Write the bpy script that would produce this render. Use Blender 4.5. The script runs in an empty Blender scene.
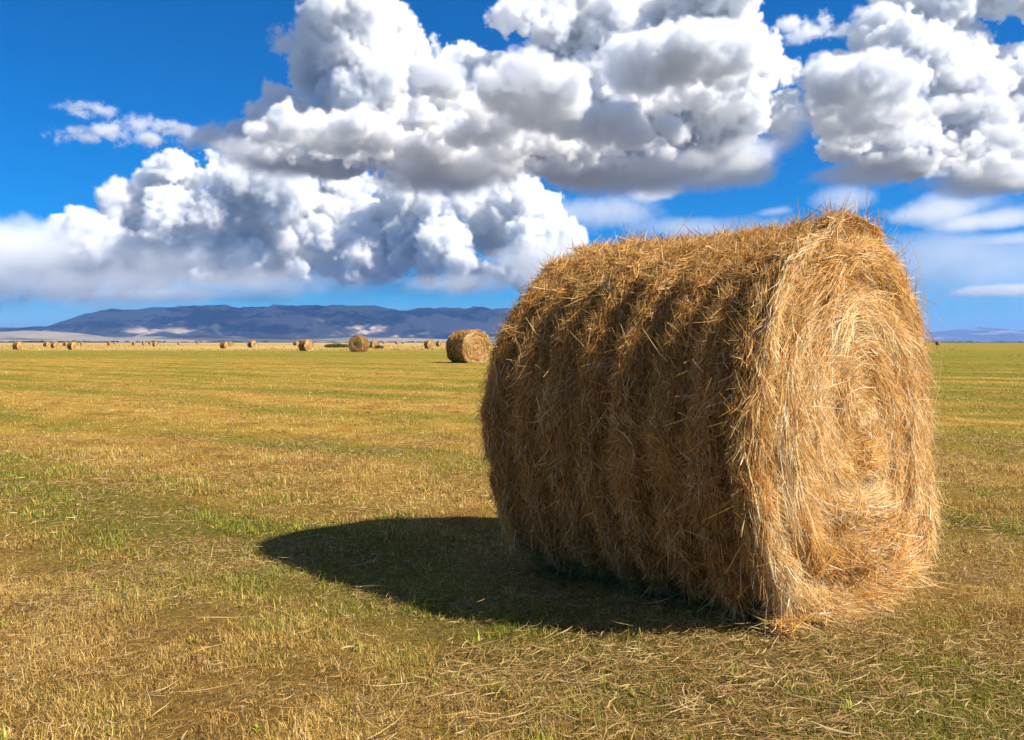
import bpy, bmesh, math, random, time
import numpy as np
from mathutils import Vector
T0 = time.time()
COL = bpy.context.scene.collection
SC = bpy.context.scene
FPX, CX, HOR, CAMH = 920., 512., 342., 1.117      # lens in pixels, horizon row, eye height
W, H = 1024, 740
cam = bpy.data.cameras.new('camera'); cam_o = bpy.data.objects.new('camera', cam); COL.objects.link(cam_o)
cam.sensor_width = 36.; cam.lens = 36.*FPX/W; cam.shift_y = -(H/2-HOR)/W
cam.clip_start = .05; cam.clip_end = 100000.
cam_o.location = (0, 0, CAMH); cam_o.rotation_euler = (math.pi/2, 0, 0)
SC.camera = cam_o

SUN_AZ, SUN_EL = math.radians(-19), math.radians(42)     # azimuth from +X
sv = Vector((math.cos(SUN_AZ)*math.cos(SUN_EL), math.sin(SUN_AZ)*math.cos(SUN_EL), math.sin(SUN_EL)))
sun = bpy.data.lights.new('sun', 'SUN'); sun.energy = 5.0; sun.angle = math.radians(.55); sun.color = (1, .92, .79)
sun_o = bpy.data.objects.new('sun', sun); COL.objects.link(sun_o)
sun_o.rotation_euler = sv.to_track_quat('Z', 'Y').to_euler(); sun_o.location = (20, -8, 20)

world = bpy.data.worlds.new('World'); SC.world = world; world.use_nodes = True
nt = world.node_tree; nt.nodes.clear()
wo = nt.nodes.new('ShaderNodeOutputWorld'); bg = nt.nodes.new('ShaderNodeBackground')
sky = nt.nodes.new('ShaderNodeTexSky'); sky.sky_type = 'NISHITA'; sky.sun_disc = False
sky.sun_elevation = SUN_EL; sky.sun_rotation = math.pi/2-SUN_AZ
sky.altitude = 1500; sky.air_density = 1.0; sky.dust_density = .1; sky.ozone_density = 3.5
hs = nt.nodes.new('ShaderNodeHueSaturation'); hs.inputs['Saturation'].default_value = 1.6; hs.inputs['Value'].default_value = 1.0
tint = nt.nodes.new('ShaderNodeMix'); tint.data_type = 'RGBA'; tint.blend_type = 'MULTIPLY'; tint.inputs[0].default_value = 1; tint.inputs[7].default_value = (.70, .88, 1.14, 1)
nt.links.new(sky.outputs[0], tint.inputs[6]); nt.links.new(tint.outputs[2], hs.inputs['Color']); # unseen broken cloud added above the view to fill shadows with neutral light
tc = nt.nodes.new('ShaderNodeTexCoord'); sp = nt.nodes.new('ShaderNodeSeparateXYZ'); nt.links.new(tc.outputs['Generated'], sp.inputs[0])
dv = nt.nodes.new('ShaderNodeVectorMath'); dv.operation = 'SCALE'; nt.links.new(tc.outputs['Generated'], dv.inputs[0])
def wm(op, a, b, clamp=False):
    x = nt.nodes.new('ShaderNodeMath'); x.operation = op; x.use_clamp = clamp
    for k, v in enumerate((a, b)):
        if isinstance(v, (int, float)): x.inputs[k].default_value = v
        else: nt.links.new(v, x.inputs[k])
    return x.outputs[0]
nt.links.new(wm('DIVIDE', 1., wm('MAXIMUM', sp.outputs[2], .15)), dv.inputs['Scale'])
no = nt.nodes.new('ShaderNodeTexNoise'); no.inputs['Scale'].default_value = 1.6; no.inputs['Detail'].default_value = 6; nt.links.new(dv.outputs[0], no.inputs['Vector'])
high = wm('MULTIPLY', wm('SUBTRACT', sp.outputs[2], .42), 4., True)
cv = wm('MULTIPLY', wm('MULTIPLY', wm('SUBTRACT', no.outputs[0], .38), 5., True), high)
mx = nt.nodes.new('ShaderNodeMix'); mx.data_type = 'RGBA'; nt.links.new(wm('MULTIPLY', cv, .9), mx.inputs[0]); nt.links.new(hs.outputs[0], mx.inputs[6]); mx.inputs[7].default_value = (4.6, 4.5, 4.5, 1)
nt.links.new(mx.outputs[2], bg.inputs['Color'])
bg.inputs['Strength'].default_value = .060
nt.links.new(bg.outputs[0], wo.inputs['Surface'])
SC.view_settings.view_transform = 'Standard'; SC.view_settings.look = 'None'
SC.view_settings.exposure = .93; SC.view_settings.gamma = 1.
cy = SC.cycles
cy.use_denoising = True
cy.volume_step_rate = 2.0; cy.volume_max_steps = 256
cy.volume_bounces = 12; cy.max_bounces = 14; cy.diffuse_bounces = 5; cy.glossy_bounces = 1; cy.transmission_bounces = 5; cy.transparent_max_bounces = 8
HAZE = 5.5e-5

cy.use_adaptive_sampling = True; cy.adaptive_threshold = .025
# ---------------------------------------------------------------- clouds
def fbm3(shape, cells, octs, rng, gain=.5):
    """sum of trilinearly enlarged random lattices (periodic-free value noise)"""
    out = np.zeros(shape, np.float32); amp = 1.; tot = 0.
    for o in range(octs):
        sh = [max(2, int(math.ceil(s*cells/ max(shape)*2**o))+2) for s in shape]
        g = rng.random(sh, dtype=np.float32)*2-1
        for axis in range(3):
            n = shape[axis]; t = np.linspace(0, sh[axis]-1.001, n, dtype=np.float32)
            i = t.astype(np.int32); fr = (t-i); fr = fr*fr*(3-2*fr)
            sl = [None]*3; sl[axis] = slice(None)
            fr = fr[tuple(sl)]
            g = np.take(g, i, axis)*(1-fr)+np.take(g, i+1, axis)*fr
        out += g*amp; tot += amp; amp *= gain
    return out/tot

def volume_from_grid(name, dens, lo, hi, mat):
    nx, ny, nz = dens.shape
    N = nx*ny*nz
    me = bpy.data.meshes.new(name)
    me.vertices.add(N)
    at = me.attributes.new('density_value', 'FLOAT', 'POINT')
    at.data.foreach_set('value', np.ascontiguousarray(dens, dtype=np.float32).ravel())
    # corners only so that the bounding box is right
    co = np.zeros((N, 3), np.float32); co[:] = lo; co[-1] = hi
    me.vertices.foreach_set('co', co.ravel())
    o = bpy.data.objects.new(name, me); COL.objects.link(o)
    ng = bpy.data.node_groups.new(name+'_grid', 'GeometryNodeTree')
    ng.interface.new_socket('Geometry', in_out='INPUT', socket_type='NodeSocketGeometry')
    ng.interface.new_socket('Geometry', in_out='OUTPUT', socket_type='NodeSocketGeometry')
    n = ng.nodes; L = ng.links
    gi = n.new('NodeGroupInput'); go = n.new('NodeGroupOutput')
    vc = n.new('GeometryNodeVolumeCube')
    vc.inputs['Min'].default_value = lo; vc.inputs['Max'].default_value = hi
    for k, v in zip(('X', 'Y', 'Z'), (nx, ny, nz)): vc.inputs['Resolution '+k].default_value = v
    vc.inputs['Background'].default_value = 0
    pos = n.new('GeometryNodeInputPosition')
    sub = n.new('ShaderNodeVectorMath'); sub.operation = 'SUBTRACT'; sub.inputs[1].default_value = lo
    L.new(pos.outputs[0], sub.inputs[0])
    mul = n.new('ShaderNodeVectorMath'); mul.operation = 'MULTIPLY'
    mul.inputs[1].default_value = [(m-1)/(b-a) for m, a, b in zip((nx, ny, nz), lo, hi)]
    L.new(sub.outputs[0], mul.inputs[0])
    sep = n.new('ShaderNodeSeparateXYZ'); L.new(mul.outputs[0], sep.inputs[0])
    acc = None
    for k, m in enumerate((nx, ny, nz)):
        r = n.new('FunctionNodeFloatToInt'); r.rounding_mode = 'ROUND'; L.new(sep.outputs[k], r.inputs[0])
        if acc is None: acc = r
        else:
            a = n.new('FunctionNodeIntegerMath'); a.operation = 'MULTIPLY_ADD'
            L.new(acc.outputs[0], a.inputs[0]); a.inputs[1].default_value = m; L.new(r.outputs[0], a.inputs[2]); acc = a
    na = n.new('GeometryNodeInputNamedAttribute'); na.data_type = 'FLOAT'; na.inputs['Name'].default_value = 'density_value'
    si = n.new('GeometryNodeSampleIndex'); si.data_type = 'FLOAT'; si.clamp = True
    L.new(gi.outputs[0], si.inputs['Geometry']); L.new(na.outputs['Attribute'], si.inputs['Value'])
    L.new(acc.outputs[0], si.inputs['Index'])
    L.new(si.outputs[0], vc.inputs['Density'])
    sm = n.new('GeometryNodeSetMaterial'); sm.inputs['Material'].default_value = mat
    L.new(vc.outputs[0], sm.inputs[0]); L.new(sm.outputs[0], go.inputs[0])
    md = o.modifiers.new('grid', 'NODES'); md.node_group = ng
    o['kind'] = 'structure'
    return o

def cloud_material(name, dens, col=(1, 1, 1)):
    m = bpy.data.materials.new(name); m.use_nodes = True
    nt = m.node_tree; nt.nodes.clear()
    out = nt.nodes.new('ShaderNodeOutputMaterial')
    pv = nt.nodes.new('ShaderNodeVolumePrincipled')
    pv.inputs['Color'].default_value = (*col, 1)
    pv.inputs['Density'].default_value = dens
    pv.inputs['Anisotropy'].default_value = 0.0
    nt.links.new(pv.outputs[0], out.inputs['Volume'])
    m.cycles.volume_interpolation = 'LINEAR'
    try: m.cycles.volume_sampling = 'MULTIPLE_IMPORTANCE'
    except Exception: pass
    return m

def build_cloud_bank(name, Y0, Y1, Yp, vox, seed, mat, x_rng, z_rng, puffs, shelves=(), base_z=None, veils=(), rough=1., kids=(13, 9), soft=1.25, jitter=.25, bias=-.8, ragged=1.):
    """puffs: (column, row, radius[, distance]) seen from the field; every size becomes metres at its distance"""
    rng = np.random.default_rng(seed)
    lo = np.array([(x_rng[0]-CX)/FPX*Yp, Y0, z_rng[0]]); hi = np.array([(x_rng[1]-CX)/FPX*Yp, Y1, z_rng[1]])
    v = vox; n = np.maximum(4, np.round((hi-lo)/v).astype(int)); hi = lo+n*v
    sdf = np.full(n, 24.*v, np.float32); S = []
    def puff(c, r0, k0, k1, up=.2, flat=1.):
        S.append((c, r0))
        for _ in range(k0):
            d = rng.normal(size=3); d[2] = d[2]*.9*flat+up; d[1] -= .2; d /= np.linalg.norm(d)
            r1 = r0*rng.uniform(.22, .50); c1 = c+d*r0*rng.uniform(.72, 1.)
            S.append((c1, r1))
            for _ in range(k1):
                e = rng.normal(size=3)+d*.8; e /= np.linalg.norm(e); r2 = r1*rng.uniform(.25, .5)
                if r2 > 1.3*v: S.append((c1+e*r1*.9, r2))
    for p in puffs:
        px, py, r = p[:3]
        Y = p[3] if len(p) > 3 else Yp+rng.uniform(-1, 1)*jitter*(Y1-Y0)
        s = Y/FPX; puff(np.array([(px-CX)*s, Y, CAMH+(HOR-py)*s]), r*s, *kids)
    for (xa, xb, pf, pb, Yb, m, r0, th) in shelves:
        z = (HOR-pb)/FPX*Yb; Yf = z*FPX/(HOR-pf)
        for _ in range(m):
            t, w = rng.random(), rng.uniform(-1, 1)
            Y = Yf+(Yb-Yf)*t; wid = math.sqrt(max(.1, 1-(1.15*(t-.55))**2)); px = (xa+xb)/2+(xb-xa)/2*w*wid
            r = r0*rng.uniform(.6, 1.2); c = np.array([(px-CX)/FPX*Y, Y, z+r*.55+rng.uniform(0, th)])
            puff(c, r, 6, 4, .5, .6)
    for c, r in S:
        pad = r+3*v
        a = np.clip(np.floor((c-pad-lo)/v).astype(int), 0, n); b = np.clip(np.ceil((c+pad-lo)/v).astype(int)+1, 0, n)
        if (b <= a).any(): continue
        g = [(np.arange(a[k], b[k])*v+lo[k]-c[k]).astype(np.float32) for k in range(3)]
        d = np.sqrt(g[0][:, None, None]**2+g[1][None, :, None]**2+g[2][None, None, :]**2)-r
        sl = tuple(slice(a[k], b[k]) for k in range(3)); sdf[sl] = np.minimum(sdf[sl], d)
    shp = tuple(n); M = max(shp)
    fine = fbm3(shp, M/8, 3, rng, .95); big = fbm3(shp, M/64, 4, rng, .55)
    billow = (.3-np.abs(fbm3(shp, M/20, 4, rng, .6)))
    f = -sdf/v; f += (fine*7.5+big*9.+billow*9.0)*rough; f += bias
    zz = (np.arange(n[2])*v+lo[2])[None, None, :].astype(np.float32)
    wisp = np.clip(big*2.2+.35, 0, 1)
    if base_z is not None:
        xpx = (np.arange(n[0])*v+lo[0])/Yp*FPX+CX
        zb = np.interp(xpx, [q[0] for q in base_z], [q[1] for q in base_z]).astype(np.float32)[:, None, None]
        k = (zz-zb)/v+big*9+fine*3
        f = np.minimum(f, k*.45)
    dens = np.clip(f/(soft*(1.+2.8*wisp)), 0, 1); del f, wisp
    for (px, py, rx, ry, dn, Y) in veils:
        s = Y/FPX; g = [np.arange(n[k])*v+lo[k] for k in range(3)]
        gx = (g[0]-(px-CX)*s)/(rx*s); gy = (g[1]-Y)/min((Y1-Y0)*.3, 2.2*rx*s); gz = (g[2]-(CAMH+(HOR-py)*s))/(ry*s)
        q = 1-np.sqrt(gx[:, None, None]**2+gy[None, :, None]**2+gz[None, None, :]**2).astype(np.float32)
        q = np.clip(q+(big*.9+fine*.35+billow*.35)*ragged-.05*ragged, 0, 1); q[q < 0] = 0
        dens = np.maximum(dens, q*dn)
    dens[dens < .004] = 0
    for k in (0, -1): dens[k] = 0; dens[:, k] = 0; dens[:, :, k] = 0
    return volume_from_grid(name, dens, lo.tolist(), hi.tolist(), mat)

NEAR_PUFFS = [(350,28,42),(388,48,34),(335,70,34),(375,95,46),(412,100,30),(272,122,27),(300,140,30),(340,140,36),(245,138,16),(395,140,30),
    (466,76,32),(450,112,36),(485,118,42),(525,128,38),(430,140,32),(470,150,26),
    (515,18,22),(548,22,24),(585,10,26),(592,45,34),(560,80,38),(620,40,40),(640,75,52),(612,110,42),(660,20,40),(705,25,42),(715,70,44),(755,72,30),(782,72,17),(740,45,26),
    (695,105,44),(560,125,34),(650,135,34),(735,112,34),(590,150,26),(705,148,22),(775,112,22),
    (832,82,20),(850,105,32),(885,105,42),(905,55,34),(880,35,20),(925,25,30),(950,55,34),(930,95,44),(968,90,34),(960,130,38),(1000,78,28),(1015,110,38),(1010,150,30),(900,140,30),(855,138,20),(920,150,26),
    (950,2,20),(1000,-8,26),(1040,-4,26),(1060,90,44),(1075,140,40),(1100,60,40),
    (640,-30,50),(560,-30,36),(720,-30,44),(345,-15,34),(900,-20,30)]
NEAR_BASE = [(0, 1700), (180, 1640), (260, 1560), (380, 1440), (560, 1440), (700, 1440), (790, 1530), (860, 1530), (920, 1450), (1000, 1360), (1130, 1340)]
# (left, right, front row, back row, back distance, count, radius m, extra height m): flat undersides reaching towards the field
SHELVES = [(250, 400, 128, 172, 8400, 50, 95, 50), (400, 580, 84, 180, 8500, 130, 105, 60), (615, 765, 56, 132, 8300, 100, 105, 60),
    (560, 700, 128, 182, 8500, 50, 95, 40), (820, 905, 78, 166, 8400, 80, 100, 60), (880, 1060, 120, 190, 8500, 60, 95, 40)]
NEAR_VEILS = [(285,162,50,14,.3,8400), (440,178,70,12,.3,8400), (640,176,90,12,.35,8400), (740,165,50,16,.3,8400), (790,130,30,26,.25,8400), (870,170,60,10,.3,8400), (990,178,60,14,.3,8400)]
FAR_PUFFS = [(70,276,12),(110,272,12),(215,268,15),(345,268,15),(380,272,12),(520,276,12),(298,186,20),(345,186,22),(395,196,22),(428,192,20),(360,240,24),(270,250,22),(80,262,18),(176,170,15),(160,188,18),(185,192,20),(215,178,17),(238,184,18),(262,188,18),(288,196,20),(120,203,14),(138,218,18),(175,215,22),(210,212,22),
    (84,232,15),(100,250,18),(62,230,7),(230,235,26),(262,228,22),(300,222,22),(296,250,20),(322,238,16),(120,256,18),(150,256,20),(190,258,20),
    (330,210,18),(352,203,16),(372,220,22),(402,234,24),(395,256,18),(430,213,22),(440,240,22),(462,198,18),(492,198,22),(520,204,22),(545,220,20),(490,228,24),(530,236,22),(560,240,16),
    (345,264,7),(330,266,6),(455,258,14),(425,276,10),(20,262,11),(45,268,12),(12,282,9),(62,284,9),(85,288,8),(-20,270,16),(125,284,8),
    (465,272,14),(250,258,15),(160,276,9),(200,278,8),(100,272,10),(30,290,7),(440,292,7),(500,268,12),(540,262,14),(300,266,8)]
FAR_BASE = [(-80, 1050), (60, 1050), (120, 1150), (200, 1500), (400, 1500), (480, 1250), (1100, 1250)]
FAR_VEILS = [(150,296,190,6,.05,23000),(200,268,120,24,.12,24000),(380,262,120,26,.12,24000),(10,250,110,28,.20,23000),(-30,282,120,26,.10,23000),(90,285,150,22,.08,23000),(960,272,190,34,.03,23300),(318,262,70,40,.05,25500),(260,284,170,18,.07,23000),(600,212,80,22,.08,24500),(700,228,110,14,.06,24500),
    (648,197,30,4,.25,23500),(772,212,18,3,.14,23500),(848,202,30,16,.07,24500),(925,213,50,13,.20,23500),(985,222,60,8,.16,23500),(1010,240,50,5,.08,23500),(985,291,26,5,.4,23500),(1018,290,20,6,.45,23500),
    (940,250,130,24,.03,25500),(440,284,110,14,.10,23000),(540,262,80,30,.25,23300),(140,294,160,10,.10,23300)]
FAR_SHELVES = []

SHREDS_A = [(76,111,17,5,.5,8400), (92,109,14,4,.4,8400), (72,129,12,5,.5,8400), (84,137,20,6,.6,8400), (104,131,18,7,.6,8400), (122,138,14,5,.5,8400), (137,124,9,8,.5,8400), (147,137,14,8,.7,8400), (164,128,15,8,.7,8400), (186,133,12,6,.6,8400), (206,139,24,9,.9,8400), (226,144,18,9,.9,8400)]
SHREDS_B = [(794,22,9,7,.5,8400), (821,25,20,12,1.,8400), (846,26,16,7,.7,8400), (858,14,10,6,.4,8400), (786,38,8,4,.3,8400)]
SHREDS_C = [(286,42,14,10,.9,8400), (300,38,14,9,.8,8400), (276,50,8,5,.5,8400)]
def shred_banks(mat):
    """small torn clouds on a finer grid than the big banks"""
    for nm, sh, xr, zr, sd in (('torn_clouds', SHREDS_A, (48, 250), (96, 156), 5), ('torn_clouds', SHREDS_B, (776, 872), (4, 44), 6), ('torn_clouds', SHREDS_C, (262, 318), (26, 60), 9)):
        zz = sorted(CAMH+(HOR-q)/FPX*8400 for q in zr)
        build_cloud_bank(nm, 8150., 8650., 8400., 6.5, sd, mat, xr, zz, [], veils=sh, ragged=2.4)
# ---------------------------------------------------------------- helpers
def tag(o, label=None, cat=None, group=None, kind=None):
    for k, v in (('label', label), ('category', cat), ('group', group), ('kind', kind)):
        if v: o[k] = v
    return o
def mesh_obj(name, co, faces, mat, parent=None, smooth=False, attrs=None, loop_tot=None):
    """faces: list of (nverts, int array) blocks, linked as ONE mesh object"""
    me = bpy.data.meshes.new(name)
    co = np.asarray(co, np.float32)
    me.vertices.add(len(co)); me.vertices.foreach_set('co', co.ravel())
    idx = np.concatenate([f.ravel() for f in faces]).astype(np.int32)
    tot = np.concatenate([np.full(len(f), f.shape[1], np.int32) for f in faces])
    st = np.concatenate([[0], np.cumsum(tot)[:-1]]).astype(np.int32)
    me.loops.add(len(idx)); me.loops.foreach_set('vertex_index', idx)
    me.polygons.add(len(tot)); me.polygons.foreach_set('loop_start', st); me.polygons.foreach_set('loop_total', tot)
    if smooth: me.polygons.foreach_set('use_smooth', np.ones(len(tot), bool))
    for k, v in (attrs or {}).items():
        v = np.asarray(v, np.float32)
        if v.ndim == 1:
            a = me.attributes.new(k, 'FLOAT', 'POINT'); a.data.foreach_set('value', v)
        else:
            a = me.attributes.new(k, 'FLOAT_VECTOR', 'POINT'); a.data.foreach_set('vector', v.ravel())
    me.update(); me.validate() if len(co) < 2000 else None
    if mat: me.materials.append(mat)
    o = bpy.data.objects.new(name, me); COL.objects.link(o); o.parent = parent
    return o
def grid_faces(nu, nv, wrap_v=False):
    u = np.arange(nu-1)[:, None]; v = np.arange(nv if wrap_v else nv-1)[None, :]
    v2 = (v+1) % nv
    return np.stack([u*nv+v, (u+1)*nv+v, (u+1)*nv+v2, u*nv+v2], -1).reshape(-1, 4)
class NoiseN:
    """tileless value noise in n dimensions, for shapes"""
    def __init__(s, seed): s.t = np.random.default_rng(seed).random(65536).astype(np.float32)*2-1
    def __call__(s, *c):
        c = [np.asarray(x, np.float64) for x in c]
        i = [np.floor(x).astype(np.int64) for x in c]; f = [x-j for x, j in zip(c, i)]
        f = [x*x*(3-2*x) for x in f]
        P = (73856093, 19349663, 83492791)
        r = 0
        for k in range(1 << len(c)):
            h = 0; w = 1.
            for d in range(len(c)):
                b = (k >> d) & 1; h = h ^ ((i[d]+b)*P[d]); w = w*(f[d] if b else 1-f[d])
            h = (h ^ (h >> 13))*0x5bd1e995
            r = r+w*s.t[(h ^ (h >> 15)) & 65535]
        return r
    def fbm(s, *c, octs=4, gain=.5):
        r = 0; a = 1.; t = 0.
        for o in range(octs):
            r = r+a*s(*[np.asarray(x)*2**o+17.3*o for x in c]); t += a; a *= gain
        return r/t
NZ = NoiseN(5)

class Mat:
    def __init__(s, name):
        s.m = bpy.data.materials.new(name); s.m.use_nodes = True; s.nt = s.m.node_tree; s.nt.nodes.clear()
        s.out = s.nt.nodes.new('ShaderNodeOutputMaterial')
    def n(s, t, **kw):
        x = s.nt.nodes.new(t)
        for k, v in kw.items():
            if k.startswith('i_'): x.inputs[int(k[2:])].default_value = v
            else: setattr(x, k, v)
        return x
    def l(s, a, b): s.nt.links.new(a, b)
    def math(s, op, a, b=None, c=None, clamp=False):
        x = s.nt.nodes.new('ShaderNodeMath'); x.operation = op; x.use_clamp = clamp
        for k, v in enumerate((a, b, c)):
            if v is None: continue
            if isinstance(v, (int, float)): x.inputs[k].default_value = v
            else: s.l(v, x.inputs[k])
        return x.outputs[0]
    def noise(s, vec, scale, detail=4, rough=.5, dist=0.):
        x = s.nt.nodes.new('ShaderNodeTexNoise'); x.inputs['Scale'].default_value = scale
        x.inputs['Detail'].default_value = detail; x.inputs['Roughness'].default_value = rough; x.inputs['Distortion'].default_value = dist
        s.l(vec, x.inputs['Vector']); return x.outputs[0]
    def mapping(s, vec, scale=(1, 1, 1), rot=(0, 0, 0), loc=(0, 0, 0)):
        x = s.nt.nodes.new('ShaderNodeMapping'); x.inputs['Scale'].default_value = scale; x.inputs['Rotation'].default_value = rot
        x.inputs['Location'].default_value = loc; s.l(vec, x.inputs[0]); return x.outputs[0]
    def ramp(s, fac, stops, interp='LINEAR'):
        x = s.nt.nodes.new('ShaderNodeValToRGB'); x.color_ramp.interpolation = interp
        e = x.color_ramp.elements
        while len(e) < len(stops): e.new(.5)
        for q, (p, c) in zip(e, stops):
            q.position = p; q.color = (*c, 1) if len(c) == 3 else c
        s.l(fac, x.inputs[0]); return x.outputs[0]
    def mix(s, fac, a, b, blend='MIX'):
        x = s.nt.nodes.new('ShaderNodeMix'); x.data_type = 'RGBA'; x.blend_type = blend
        for k, v in ((0, fac), (6, a), (7, b)):
            if isinstance(v, (int, float)): x.inputs[k].default_value = v
            elif isinstance(v, tuple): x.inputs[k].default_value = (*v, 1)
            else: s.l(v, x.inputs[k])
        return x.outputs[2]
    def bsdf(s, col, rough=.8, spec=.2, normal=None, trans=0.):
        b = s.nt.nodes.new('ShaderNodeBsdfPrincipled')
        if isinstance(col, tuple): b.inputs['Base Color'].default_value = (*col, 1)
        else: s.l(col, b.inputs['Base Color'])
        b.inputs['Roughness'].default_value = rough; b.inputs['Specular IOR Level'].default_value = spec
        if normal is not None: s.l(normal, b.inputs['Normal'])
        r = b.outputs[0]
        if trans > 0:
            t = s.nt.nodes.new('ShaderNodeBsdfTranslucent')
            if isinstance(col, tuple): t.inputs[0].default_value = (*col, 1)
            else: s.l(col, t.inputs[0])
            m = s.nt.nodes.new('ShaderNodeMixShader'); m.inputs[0].default_value = trans
            s.l(r, m.inputs[1]); s.l(t.outputs[0], m.inputs[2]); r = m.outputs[0]
        s.l(r, s.out.inputs['Surface']); return b
    def bump(s, h, strength, dist):
        b = s.nt.nodes.new('ShaderNodeBump'); b.inputs['Strength'].default_value = strength; b.inputs['Distance'].default_value = dist
        s.l(h, b.inputs['Height']); return b.outputs[0]
    def pos(s): return s.nt.nodes.new('ShaderNodeNewGeometry').outputs['Position']
    def attr(s, name, out='Fac'):
        a = s.nt.nodes.new('ShaderNodeAttribute'); a.attribute_name = name; return a.outputs[out]

STREAK_ROT = math.radians(39)
def greenness(M, P):
    """0 = dry straw colour, 1 = green regrowth; same field for the ground and for every blade"""
    flat = M.mapping(P, scale=(1, 1, 0))
    rot = M.mapping(flat, rot=(0, 0, STREAK_ROT))
    lanes = M.noise(M.mapping(rot, scale=(.10, .62, 1)), 1.0, 3, .55, .3)
    broad = M.noise(M.mapping(flat, scale=(.012, .05, 1), loc=(3, 1, 0)), 1.0, 4, .6)
    patch = M.noise(flat, .9, 4, .6)
    fine = M.noise(flat, 7., 3, .6)
    a = M.math('MULTIPLY', lanes, .70); a = M.math('MULTIPLY_ADD', patch, .30, a)
    a = M.math('MULTIPLY_ADD', broad, .42, M.math('SUBTRACT', a, .22)); a = M.math('MULTIPLY_ADD', fine, .14, a)
    # a greener strip to the left of the big bale, seen as a diagonal lane
    sx = M.nt.nodes.new('ShaderNodeSeparateXYZ'); M.l(P, sx.inputs[0])
    t = M.math('ADD', M.math('MULTIPLY', sx.outputs[0], .62), M.math('MULTIPLY', sx.outputs[1], .785))
    t = M.math('SUBTRACT', t, 3.05)
    g = M.math('POWER', 2.718, M.math('MULTIPLY', M.math('MULTIPLY', t, t), -2.2))
    a = M.math('MULTIPLY_ADD', g, .15, a)
    sw = M.math('SINE', M.math('MULTIPLY_ADD', patch, 2.2, M.math('MULTIPLY', t, 1.9)))     # mower swaths
    a = M.math('MULTIPLY_ADD', M.math('MULTIPLY', sw, M.math('SUBTRACT', 1., M.math('MULTIPLY', M.math('SUBTRACT', sx.outputs[1], 12.), .02, clamp=True))), .055, a)
    far = M.math('MULTIPLY', M.math('SUBTRACT', sx.outputs[1], 14.), .01, clamp=True)
    a = M.math('MULTIPLY_ADD', M.math('MINIMUM', far, .35), .13, a)
    # right of the bale the field is greener
    rr = M.math('MULTIPLY', M.math('SUBTRACT', sx.outputs[0], 2.4), .25, clamp=True)
    a = M.math('MULTIPLY_ADD', rr, .07, a)
    x = M.math('MULTIPLY', M.math('SUBTRACT', a, .50), 5.0, clamp=True)
    return x, sx, flat, broad

def weathered(M, flat):
    """brown, rotted patches between bright dry ones"""
    return M.ramp(M.noise(flat, 1.5, 5, .68, .4), [(.36, (.68, .58, .50)), (.47, (.88, .83, .78)), (.56, (1., 1., 1.)), (.68, (1.1, 1.08, 1.1))])
# ---------------------------------------------------------------- field
def field():
    M = Mat('stubble_field'); P = M.pos()
    g, sx, flat, broad = greenness(M, P)
    fine = M.noise(flat, 45., 5, .7); mid = M.noise(flat, 6., 4, .6)
    straw = M.ramp(fine, [(.3, (.17, .10, .022)), (.46, (.37, .23, .042)), (.6, (.53, .345, .065)), (.75, (.66, .48, .15))])
    green = M.ramp(fine, [(.3, (.06, .06, .008)), (.46, (.16, .145, .016)), (.6, (.26, .22, .024)), (.75, (.38, .32, .055))])
    soil = M.ramp(fine, [(.3, (.05, .03, .015)), (.7, (.20, .13, .07))])
    straw = M.mix(1., straw, weathered(M, flat), 'MULTIPLY')
    c = M.mix(g, straw, green)
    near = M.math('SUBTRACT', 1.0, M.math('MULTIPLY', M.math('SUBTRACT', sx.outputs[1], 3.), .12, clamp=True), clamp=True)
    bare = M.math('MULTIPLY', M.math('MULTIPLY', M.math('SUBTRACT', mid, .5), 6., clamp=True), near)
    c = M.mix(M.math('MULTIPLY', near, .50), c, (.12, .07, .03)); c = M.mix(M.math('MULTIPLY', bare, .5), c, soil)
    # far: greener belt, then tall uncut pale grass out to the horizon
    yw = M.math('MULTIPLY_ADD', M.math('SUBTRACT', M.noise(M.mapping(flat, scale=(.01, .03, 1)), 1., 3, .5), .5), 60., sx.outputs[1])
    belt = M.math('MULTIPLY', M.math('MULTIPLY', M.math('SUBTRACT', yw, 62.), .08, clamp=True), M.math('MULTIPLY', M.math('SUBTRACT', 112., yw), .08, clamp=True))
    c = M.mix(M.math('MULTIPLY', belt, .45), c, (.17, .165, .02))
    left = M.math('MULTIPLY', M.math('SUBTRACT', 80., sx.outputs[0]), .012, clamp=True)
    tall = M.math('MULTIPLY', M.math('MULTIPLY', M.math('SUBTRACT', yw, 118.), .03, clamp=True), left)
    pale = M.ramp(broad, [(.35, (.34, .21, .06)), (.65, (.52, .38, .14))])
    c = M.mix(tall, c, pale)
    far = M.math('MULTIPLY', M.math('SUBTRACT', sx.outputs[1], 900.), .001, clamp=True)
    c = M.mix(far, c, M.ramp(M.noise(M.mapping(flat, scale=(.0007, .0022, 1)), 1., 4, .6), [(.4, (.03, .04, .035)), (.52, (.07, .07, .055)), (.66, (.17, .145, .11))]))
    nb = M.bump(M.noise(flat, 28., 6, .7), .9, .05)
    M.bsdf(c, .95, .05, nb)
    # a sheet of rings reaching the horizon, gently uneven close by
    r = np.concatenate([np.linspace(0, 14, 90), np.geomspace(14.3, 21000, 90)]); n = 256
    th = np.linspace(0, 2*np.pi, n, endpoint=False)
    x = r[:, None]*np.cos(th); y = r[:, None]*np.sin(th)+3
    z = NZ.fbm(x*1.3, y*1.3, octs=3)*.03*(r[:, None] < 200)
    mesh_obj('ground', np.stack([x, y, z], -1).reshape(-1, 3), [grid_faces(len(r), n, True)[:, ::-1]], M.m, smooth=True)['kind'] = 'structure'
def ground_z(x, y): return NZ.fbm(x*1.3, y*1.3, octs=3)*.03

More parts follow.
